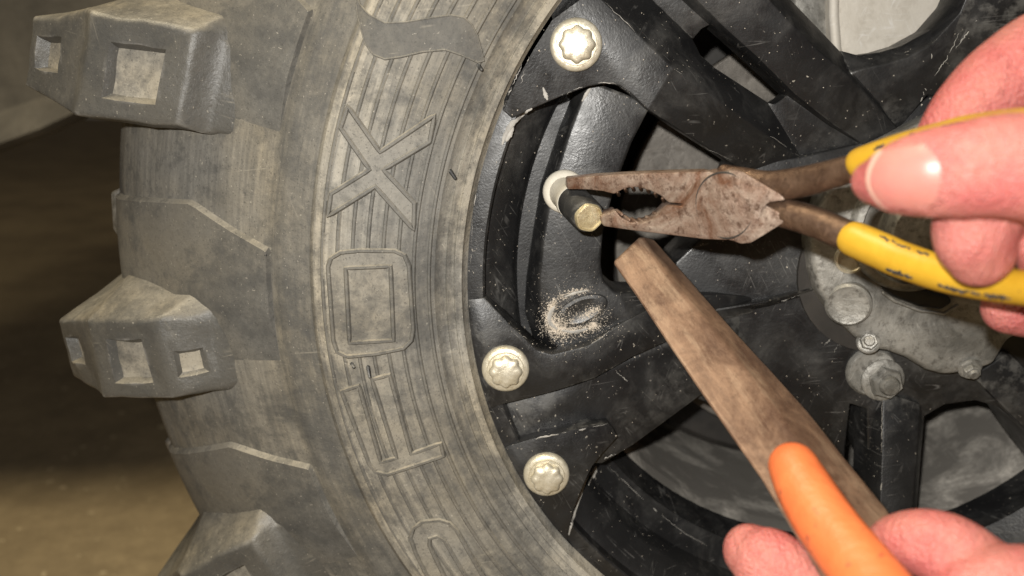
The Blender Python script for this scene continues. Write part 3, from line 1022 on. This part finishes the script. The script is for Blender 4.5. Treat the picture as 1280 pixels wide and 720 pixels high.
# ------------------------------------------------------------------ orange handled tool
def YT(y):
    return -.028 - (y - 300) * .00024
def PT(l, dy=0):
    return [P(x, y, YT(y) + dy) for x, y in l]
tool = empty("pry_tool", P(900, 450, YT(450)))
tag(tool, "rusty brown flat pry tool with orange grip pointing at the pliers", "tool")
Lf = [(765, 327), (800, 377), (835, 430), (870, 482), (910, 540), (950, 597), (1000, 680), (1040, 745)]
Md = [(801, 293), (836, 345), (878, 395), (925, 452), (965, 504), (1000, 555), (1052, 640), (1085, 695)]
Rt = [(816, 298), (862, 350), (912, 408), (962, 462), (1010, 515), (1055, 572), (1108, 636), (1140, 690)]
V, F = [], []
for a, b, c in zip(Lf, Md, Rt):
    V += [P(a[0], a[1], YT(a[1]) + .0012), P(b[0], b[1], YT(b[1])), P(c[0], c[1], YT(c[1]) + .0085)]
for i in range(len(Lf) - 1):
    for j in range(2):
        F.append([i * 3 + j, i * 3 + j + 1, i * 3 + j + 4, i * 3 + j + 3])
TN = ray(960, 520).normalized()
build("blade", sheet(V, F, TN * .009, .0014, 3, 15), RUSTB, tool, None, 40)
rows = []
for x, y, hw in catmull([(992, 584, 31), (1004, 608, 35), (1023, 640, 38), (1047, 674, 40), (1083, 719, 44), (1140, 790, 48), (1190, 850, 48)], 5):
    Y = YT(y) - .0075
    rr = hw * 1.08 * (Y - CAM.y) / FPX
    rows.append((P(x, y, Y), rr, .0068))
gp = build("grip", tube(bmesh.new(), rows, 28, up=-TN), ORA, tool, None, 60)
# ------------------------------------------------------------------ hands
def skin_mesh(name, chains, label, smooth_it=10):
    bm = bmesh.new()
    for ch in chains:
        rows = []
        cc = [(x, y, Y, r, d) for x, y, Y, r, d in ch]
        for x, y, Y, r, d in catmull(cc, 6):
            rr = r * (Y - CAM.y) / FPX
            rows.append((P(x, y, Y), rr, rr * d))
        tube(bm, rows, 24)
    o = build(name, bm, SKIN, None, None, 0)
    md = o.modifiers.new("remesh", 'REMESH')
    md.mode = 'VOXEL'
    md.voxel_size = .0011
    s = o.modifiers.new("smooth", 'SMOOTH')
    s.factor = .5
    s.iterations = smooth_it
    dg = bpy.context.evaluated_depsgraph_get()
    me = bpy.data.meshes.new_from_object(o.evaluated_get(dg))
    o.modifiers.clear()
    o.data = me
    me.polygons.foreach_set("use_smooth", [True] * len(me.polygons))
    if not me.materials:
        me.materials.append(SKIN)
    tag(o, label, "hand")
    return o
h_up = skin_mesh("hand", [
    # thumb
    [(1092, 228, -.1185, 30, .80), (1112, 226, -.122, 44, .76), (1150, 219, -.126, 55, .76), (1200, 213, -.130, 61, .80), (1255, 207, -.133, 66, .85), (1320, 214, -.133, 72, .9), (1420, 240, -.125, 88, .9)],
    # index behind the upper grip
    [(1188, 178, -.088, 44, .9), (1215, 137, -.088, 47, .9), (1262, 95, -.088, 52, .95), (1335, 60, -.090, 58, .95), (1450, 80, -.096, 75, .9)],
    # middle finger curled between the grips
    [(1226, 318, -.1215, 44, .85), (1218, 292, -.1225, 52, .85), (1232, 262, -.120, 54, .85), (1290, 240, -.112, 56, .9), (1420, 230, -.105, 70, .9)],
    # ring finger
    [(1318, 325, -.117, 42, .9), (1312, 298, -.119, 46, .9), (1335, 270, -.115, 52, .9), (1420, 260, -.108, 60, .9)],
    # little finger under the lower grip
    [(1262, 384, -.094, 36, .9), (1310, 384, -.094, 42, .9), (1370, 360, -.098, 50, .9), (1450, 310, -.104, 60, .9)],
    # palm and wrist
    [(1430, 110, -.105, 80, .8), (1455, 220, -.110, 110, .7), (1470, 320, -.106, 100, .7)],
    [(1470, 220, -.110, 125, .6), (1600, 240, -.115, 130, .6), (1800, 280, -.12, 135, .6)]],
    "bare hand squeezing the yellow pliers, thumb on the upper grip")
h_lo = skin_mesh("hand", [
    # thumb left of the grip
    [(938, 690, -.112, 40, .9), (958, 706, -.116, 56, .85), (998, 748, -.120, 66, .85), (1070, 820, -.125, 72, .9), (1180, 900, -.125, 95, .9)],
    # index right of the grip
    [(1098, 684, -.118, 26, .9), (1125, 678, -.124, 42, .9), (1165, 682, -.130, 52, .9), (1210, 706, -.132, 56, .9), (1270, 780, -.130, 70, .9), (1280, 900, -.127, 95, .9)],
    # second finger knuckle
    [(1215, 742, -.142, 50, .9), (1262, 735, -.142, 62, .9), (1310, 760, -.138, 74, .9), (1330, 880, -.130, 95, .9)],
    # palm and wrist
    [(1170, 900, -.124, 100, .8), (1260, 920, -.126, 130, .7), (1340, 920, -.126, 120, .7)],
    [(1270, 930, -.126, 140, .7), (1400, 1080, -.13, 150, .65), (1560, 1260, -.135, 150, .65)]],
    "bare hand gripping the orange handled pry tool")

def bvh_of(o):
    me = o.data
    return BVHTree.FromPolygons([o.matrix_world @ v.co if False else v.co + o.location for v in me.vertices], [list(p.vertices) for p in me.polygons])
tree = bvh_of(h_up)
def nail_patch(outline_fn, nu, nv, lift, thick, name, mat):
    bm = bmesh.new()
    g = []
    for i in range(nu + 1):
        row = []
        for j in range(nv + 1):
            x, y = outline_fn(i / nu, j / nv)
            d = ray(x, y).normalized()
            h = tree.ray_cast(CAM, d)
            p = h[0] if h[0] else P(x, y, -.13)
            e = min(i, nu - i, j, nv - j) / 2.0
            row.append(p - d * (lift * min(1, .15 + .5 * e)))
        g.append(row)
    # smooth the hits a little
    for _ in range(3):
        for i in range(1, nu):
            for j in range(1, nv):
                g[i][j] = (g[i][j] * 2 + g[i - 1][j] + g[i + 1][j] + g[i][j - 1] + g[i][j + 1]) / 6
    vv = [[bm.verts.new(p) for p in row] for row in g]
    for i in range(nu):
        for j in range(nv):
            bm.faces.new((vv[i][j], vv[i + 1][j], vv[i + 1][j + 1], vv[i][j + 1]))
    r = bmesh.ops.extrude_face_region(bm, geom=list(bm.faces))
    bmesh.ops.translate(bm, verts=[q for q in r['geom'] if isinstance(q, bmesh.types.BMVert)], vec=Vector((0, thick, 0)))
    return build(name, bm, mat, h_up, None, 60)
def nail_xy(u, v):
    # u from free edge (left) to cuticle (right); v top to bottom
    s = 2 * v - 1
    left = 1086 + 22 * s * s * (1 if s > 0 else .8)
    right = 1176 - 24 * abs(s) ** 2.6
    x = left + (right - left) * u
    top = 187 - 9 * u
    bot = 262 + 4 * u
    return x, top + (bot - top) * v
nl = nail_patch(nail_xy, 18, 14, .0007, .0012, "thumbnail", NAIL)
def edge_xy(u, v):
    s = 2 * v - 1
    left = 1083 + 22 * s * s * (1 if s > 0 else .8)
    return left + 4 * u, 188 + (262 - 188) * v
nail_patch(edge_xy, 3, 16, .0010, .0012, "nail_edge", NAILW)

# ------------------------------------------------------------------ scuffs and crumbs on the rim
vsum, fsum = [], []
for vs_, fs_ in REG:
    b = len(vsum)
    vsum += vs_
    fsum += [[i + b for i in f] for f in fs_]
rt = BVHTree.FromPolygons(vsum, fsum)
def hit(x, y):
    d = ray(x, y).normalized()
    h = rt.ray_cast(CAM, d)
    return (h[0], h[1]) if h[0] else (None, None)
def crumb_mesh(bm, p, s):
    vv = []
    for k in range(5):
        a = 2 * math.pi * k / 5 + random.random()
        vv.append(bm.verts.new(p + Vector((math.cos(a) * s * random.uniform(.6, 1.2), random.uniform(-.2, .2) * s, math.sin(a) * s * random.uniform(.6, 1.2)))))
    t = bm.verts.new(p + Vector((0, -s * .7, 0)))
    b = bm.verts.new(p + Vector((0, s * .5, 0)))
    for k in range(5):
        bm.faces.new((vv[k], vv[(k + 1) % 5], t))
        bm.faces.new((vv[(k + 1) % 5], vv[k], b))
bm = bmesh.new()
spots = []
for k in range(90):          # dust ring round the boss
    a = random.uniform(1.2, 5.0)
    rx, ry = random.gauss(37, 3.2), random.gauss(25, 3.2)
    x, y = 729 + rx * math.cos(a) * .95, 389 - ry * math.sin(a)
    spots.append((x + random.gauss(0, 2), y + random.gauss(0, 2), random.uniform(.00007, .00024) * (2.2 if random.random() < .06 else 1)))
for k in range(300):
    spots.append((random.gauss(706, 16), random.gauss(405, 10), random.uniform(.00006, .00022)))
for k in range(220):
    spots.append((random.gauss(728, 25), random.gauss(413, 6), random.uniform(.00006, .00024)))
for k in range(160):
    spots.append((random.gauss(748, 9), random.gauss(395, 8), random.uniform(.00006, .00022)))
for k in range(500):
    spots.append((random.gauss(712, 24), random.gauss(392, 24), random.uniform(.00005, .00016)))
for k in range(420):
    spots.append((random.uniform(600, 1060), random.uniform(0, 700), random.uniform(.0001, .00028)))
for x, y, s in spots:
    p, n = hit(x, y)
    if p is not None:
        crumb_mesh(bm, p, s)
def powder(pts_, wpx, n):
    pts_ = [tuple(p) for p in catmull(pts_, 12)]
    for _ in range(n):
        x, y = random.choice(pts_)
        g = random.gauss(0, wpx)
        spots2.append((x + g + random.gauss(0, 2.0) * (4 if random.random() < .18 else 1), y + random.gauss(0, wpx * (2.5 if random.random() < .2 else 1)), random.choice((.00007, .0001, .00016, .0003))))
spots2 = []
powder([(692, 396), (696, 408), (706, 410)], 4.5, 800)
powder([(737, 363), (716, 365), (700, 372), (690, 380), (694, 384)], 1.8, 500)
powder([(690, 380), (686, 396), (690, 408), (704, 413), (722, 412), (740, 409), (742, 404)], 2.2, 1500)
powder([(726, 396), (738, 391), (748, 386)], 2.0, 350)
powder([(686, 405), (694, 416), (712, 420)], 5.0, 400)
for x, y, s_ in spots2:
    p, n = hit(x, y)
    if p is not None:
        crumb_mesh(bm, p, s_)
cr = build("dust_crumbs", bm, CRUMB, None, None, 0)
tag(cr, "pale sandy crumbs stuck to the black rim below the valve", "dust", kind="stuff")
def scuff(pts, wpx):
    pts = [tuple(p) for p in catmull(pts, 6 if wpx > 1.7 else 16)]
    rows = []
    for k, (x, y) in enumerate(pts):
        p, n = hit(x, y)
        if p is None:
            continue
        ww = wpx * (p.y - CAM.y) / FPX * (.35 + .65 * math.sin(math.pi * (k + .5) / len(pts))) * random.uniform(.75, 1.2)
        rows.append((p, ww, .00022))
    if len(rows) < 4:
        return
    bm = bmesh.new()
    if wpx > 1.7:
        tube(bm, rows, 8)
    else:                                   # hairline wear breaks up into short dashes
        k = random.randint(0, 5)
        while k < len(rows) - 2:
            n = random.choice((2, 2, 3, 4, 6, 9, 14, 18))
            seg = rows[k:k + n]
            if len(seg) > 1:
                f = random.uniform(.18, .75) * (1.6 if random.random() < .12 else 1)
                m_ = len(seg) - 1
                tube(bm, [(p + Vector((random.gauss(0, .00016), 0, random.gauss(0, .00016))), w_ * f * (.25 + math.sin(math.pi * (i + .3) / (m_ + .6))) * random.uniform(.5, 1.3), d_) for i, (p, w_, d_) in enumerate(seg)], 6)
            k += n + random.choice((0, 1, 1, 3, 8, 14, 22))
    if len(bm.faces):
        so = build("scuff_mark", bm, CHIP, rim, HUB, 60)
        if wpx <= 1.7:
            so["kind"] = "stuff"
for pts_, w_ in (([(693, 383), (687, 394), (688, 404), (696, 411)], 3.2), ([(703, 413), (718, 415), (734, 411)], 2.4), ([(706, 371), (720, 366), (735, 363)], 1.9), ([(628, 180), (632, 168), (640, 155), (655, 141), (664, 136)], 3.2), ([(633, 176), (637, 168), (641, 160)], 3.5), ([(728, 126), (734, 116), (738, 110)], 2.2),
                 ([(679, 110), (682, 119), (684, 124)], 2.6), ([(711, 668), (718, 640), (727, 612), (738, 590)], 3.0), ([(736, 606), (741, 594), (745, 584)], 4.5), ([(752, 575), (765, 569), (776, 567)], 1.4),
                 ([(640, 556), (690, 544), (758, 530)], 1.0), ([(768, 462), (779, 472), (790, 482)], 1.0), ([(760, 582), (800, 620), (850, 662), (905, 694)], 1.2), ([(890, 397), (940, 388), (1015, 364)], 1.6),
                 ([(700, 120), (735, 107), (765, 104), (790, 117)], .8), ([(842, 85), (900, 126), (1000, 196)], .7), ([(753, 0), (800, 45), (842, 85)], .7), ([(606, 376), (640, 408), (674, 438)], .9),
                 ([(674, 440), (692, 444), (735, 432), (770, 408)], .9), ([(1040, 402), (1032, 412), (1040, 420), (1030, 432)], 1.3), ([(1050, 404), (1044, 416), (1050, 426), (1042, 440)], 1.2),
                 ([(1103, 490), (1102, 560), (1101, 630)], 1.0), ([(1166, 56), (1160, 100), (1150, 130)], 1.4), ([(1200, 40), (1185, 70), (1168, 95)], 1.6), ([(1225, 18), (1210, 40), (1195, 60)], .9),
                 ([(603, 205), (592, 260), (588, 330)], .8), ([(655, 76), (640, 108), (630, 135)], .9), ([(662, 70), (655, 90), (650, 110)], .9), ([(820, 147), (870, 178), (925, 205)], .8)):
    scuff(pts_, w_)
